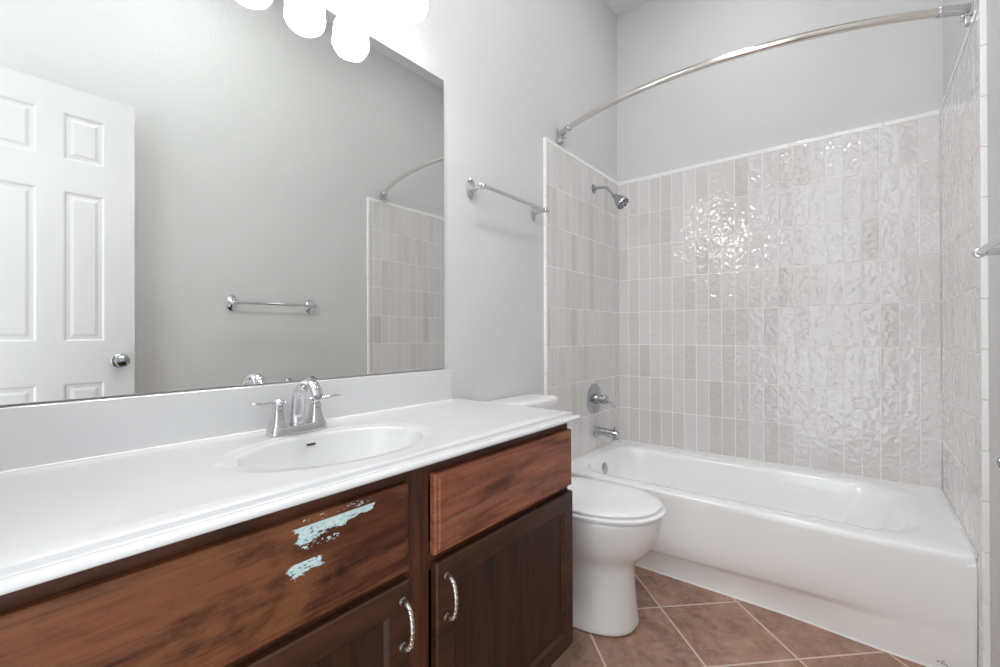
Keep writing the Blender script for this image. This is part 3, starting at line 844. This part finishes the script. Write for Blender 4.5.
# ------------------------------------------------------------------ towel bars
def towel_bar(name, wx, dirx, ya, yb, z, off, label):
    root = thing(name, (wx, (ya+yb)/2, z), label, 'towel bar', 'chrome towel bars on the painted walls')
    for y in (ya, yb):
        bm = bm_new()
        add_lathe(bm, (wx, y, z), (dirx, 0, 0), [(0, 0.044), (0.003, 0.044), (0.007, 0.036), (0.010, 0.020), (0.014, 0.011), (off-0.016, 0.0078), (off-0.012, 0.009)], 36, sx=0.66, sy=1.0)
        obj('mounting_post', bm, M['chrome'], root)
        bm = bm_new(); e = -1 if y == min(ya, yb) else 1
        X = wx+dirx*off
        add_lathe(bm, (X, y-e*0.014, z), (0, e, 0), [(0, 0.006), (0.002, 0.0105), (0.012, 0.0125), (0.022, 0.0105), (0.025, 0.006), (0.029, 0.0052), (0.033, 0.0078), (0.038, 0.0065), (0.040, 0.001)], 24)
        obj('finial', bm, M['chrome'], root)
    bm = bm_new(); X = wx+dirx*off
    add_tube(bm, [(X, min(ya, yb)+0.002, z), (X, max(ya, yb)-0.002, z)], 0.0078, 20); obj('bar', bm, M['chrome'], root)
towel_bar('towel_bar', -RT, 1, -1.402, -0.948, 1.672, 0.066, 'chrome towel bar on the left wall above the toilet, right of the mirror')
towel_bar('towel_bar', W+RT, -1, -1.735, -1.278, 1.262, 0.080, 'chrome towel bar on the right wall, cut by the right photo edge')

# ------------------------------------------------------------------ paper holder on the right wall
def paper_holder():
    z = 0.790; root = thing('toilet_paper_holder', (W+RT, -1.35, z), 'round metal end of a paper holder on the right wall, at the right photo edge', 'toilet paper holder')
    for y in (-1.262, -1.412):
        bm = bm_new(); add_lathe(bm, (W+RT, y, z), (-1, 0, 0), [(0, 0.026), (0.003, 0.026), (0.007, 0.020), (0.010, 0.010), (0.026, 0.009), (0.030, 0.015), (0.042, 0.017), (0.050, 0.013), (0.053, 0.0)], 28)
        obj('mounting_post', bm, M['brushed'], root)
    bm = bm_new(); add_tube(bm, [(W+RT-0.038, -1.415, z), (W+RT-0.038, -1.285, z)], 0.009, 18); obj('roller', bm, M['brushed'], root)
paper_holder()

# ------------------------------------------------------------------ shower fittings
def shower():
    y = -0.347
    root = thing('wall_shower', (0.0, y, 1.937), 'chrome shower head on a bent arm high on the left tiled wall', 'shower head')
    bm = bm_new(); add_lathe(bm, (0.0, y, 1.937), (1, 0, 0), [(0, 0.027), (0.003, 0.027), (0.007, 0.022), (0.011, 0.013), (0.013, 0.011)], 32); obj('escutcheon', bm, M['brushed'], root)
    pts = spline([(0.005, y, 1.937), (0.045, y, 1.936), (0.078, y, 1.929), (0.104, y, 1.905), (0.128, y, 1.878)], 8)
    bm = bm_new(); add_tube(bm, pts, 0.0095, 20); obj('arm', bm, M['brushed'], root)
    d = Vector((0.66, 0, -0.75)).normalized()
    o = Vector((0.124, y, 1.882))
    bm = bm_new(); add_lathe(bm, o, d, [(0, 0.010), (0.003, 0.014), (0.012, 0.014), (0.016, 0.011), (0.024, 0.016), (0.042, 0.026), (0.070, 0.037), (0.084, 0.039), (0.090, 0.037), (0.091, 0.030), (0.088, 0.0)], 40)
    h = obj('head', bm, M['brushed'], root)
    a, b = basis(d)
    bm = bm_new()
    for k in range(8):
        t = 2*PI*k/8; c = o + d*0.0885 + a*0.030*math.cos(t) + b*0.030*math.sin(t); add_lathe(bm, c, d, [(0, 0.0065), (0.0045, 0.0065), (0.005, 0.005)], 12)
    for k in range(4):
        t = 2*PI*(k+0.5)/4; c = o + d*0.086 + a*0.013*math.cos(t) + b*0.013*math.sin(t); add_lathe(bm, c, d, [(0, 0.0045), (0.005, 0.0045), (0.0055, 0.003)], 12)
    n_ = obj('spray_nozzles', bm, M['dark'], h); n_['label'] = 'dark spray nozzles'
    # valve
    vy, vz = -0.349, 0.702
    root = thing('shower_valve', (0.0, vy, vz), 'chrome lever valve with round plate on the left tiled wall', 'shower valve')
    bm = bm_new(); add_lathe(bm, (0.0, vy, vz), (1, 0, 0), [(0, 0.088), (0.004, 0.088), (0.009, 0.078), (0.013, 0.050), (0.014, 0.030)], 56); obj('escutcheon', bm, M['brushed'], root)
    bm = bm_new(); add_lathe(bm, (0.012, vy, vz), (1, 0, 0), [(0, 0.031), (0.022, 0.029), (0.026, 0.025), (0.046, 0.024), (0.050, 0.027), (0.066, 0.026), (0.074, 0.019), (0.078, 0.0)], 36); hub = obj('hub', bm, M['brushed'], root)
    bm = bm_new(); pts = spline([(0.072, vy, vz), (0.088, vy+0.003, vz-0.006), (0.108, vy+0.008, vz-0.022), (0.128, vy+0.013, vz-0.044)], 6)
    add_tube(bm, pts, [interp([(0, (0.014, 0.012)), (0.5, (0.011, 0.009)), (1, (0.013, 0.007))], i/(len(pts)-1)) for i in range(len(pts))], 18); obj('lever', bm, M['brushed'], root)
    # spout
    sy_, sz_ = -0.330, 0.510
    root = thing('tub_spout', (0.0, sy_, sz_), 'chrome tub spout on the left tiled wall below the valve', 'tub spout')
    bm = bm_new(); add_lathe(bm, (0.0, sy_, sz_), (1, 0, 0), [(0, 0.033), (0.004, 0.034), (0.010, 0.031), (0.014, 0.027), (0.016, 0.024)], 36); obj('collar', bm, M['brushed'], root)
    bm = bm_new(); add_tube(bm, [(0.008, sy_, sz_), (0.05, sy_, sz_), (0.10, sy_, sz_-0.001), (0.128, sy_, sz_-0.004), (0.142, sy_, sz_-0.009), (0.147, sy_, sz_-0.012)], [0.0255, 0.0240, 0.0225, 0.0215, 0.016, 0.004], 28); sp = obj('body', bm, M['brushed'], root)
    bm = bm_new(); add_lathe(bm, (0.124, sy_, sz_-0.016), (0, 0, -1), [(0, 0.015), (0.018, 0.0145), (0.019, 0.011), (0.012, 0.010), (0.012, 0.0)], 24); obj('outlet', bm, M['brushed'], sp)
    bm = bm_new(); add_lathe(bm, (0.118, sy_, sz_+0.018), (0, 0, 1), [(0, 0.004), (0.010, 0.004), (0.011, 0.007), (0.018, 0.006), (0.019, 0.0)], 16); obj('diverter_knob', bm, M['brushed'], sp)
shower()

# ------------------------------------------------------------------ curved shower rod
def rod():
    z = 2.130; zr = 2.100; ye = -0.715; root = thing('shower_curtain_rod', (W/2, ye, z), 'curved metal shower curtain rod spanning the bathtub alcove', 'curtain rod')
    sag = 0.200
    xa, xb = -RT, W+RT; n = 60
    # circular arc through the ends
    c = (xb-xa)/2; R = (c*c+sag*sag)/(2*sag); cy = ye - sag + R; a0 = math.asin(c/R)
    pts = [(c+xa + R*math.sin(a0*(2*k/n-1)), cy - R*math.cos(a0*(2*k/n-1)), z+(zr-z)*k/n) for k in range(n+1)]
    i0, i1 = 2, n-2
    bm = bm_new(); add_tube(bm, pts[i0:i1+1], 0.0135, 22); obj('rod', bm, M['rod'], root)
    for s, e, X in ((0, 5, xa), (n, n-5, xb)):
        d = 1 if s == 0 else -1; z = 2.130 if s == 0 else 2.100
        bm = bm_new()
        seg = [pts[i] for i in (range(1, 5) if s == 0 else range(n-1, n-5, -1))]
        add_tube(bm, seg, 0.0165, 22)
        x0_, x1_ = sorted((X, X+d*0.012))
        add_box(bm, x0_, x1_, ye-0.020, ye+0.020, z-0.048, z+0.030, 0.004, 3)
        x0_, x1_ = sorted((X+d*0.008, X+d*0.040))
        add_box(bm, x0_, x1_, ye-0.019, ye+0.016, z-0.022, z+0.019, 0.006, 3)
        x0_, x1_ = sorted((X+d*0.012, X+d*0.030))
        add_box(bm, x0_, x1_, ye-0.012, ye+0.012, z-0.044, z-0.018, 0.004, 3)
        br = obj('bracket', bm, M['chrome'], root); br['label'] = 'polished square end bracket'
rod()

for o in list(scene.objects):
    if '_o' in o: del o['_o']
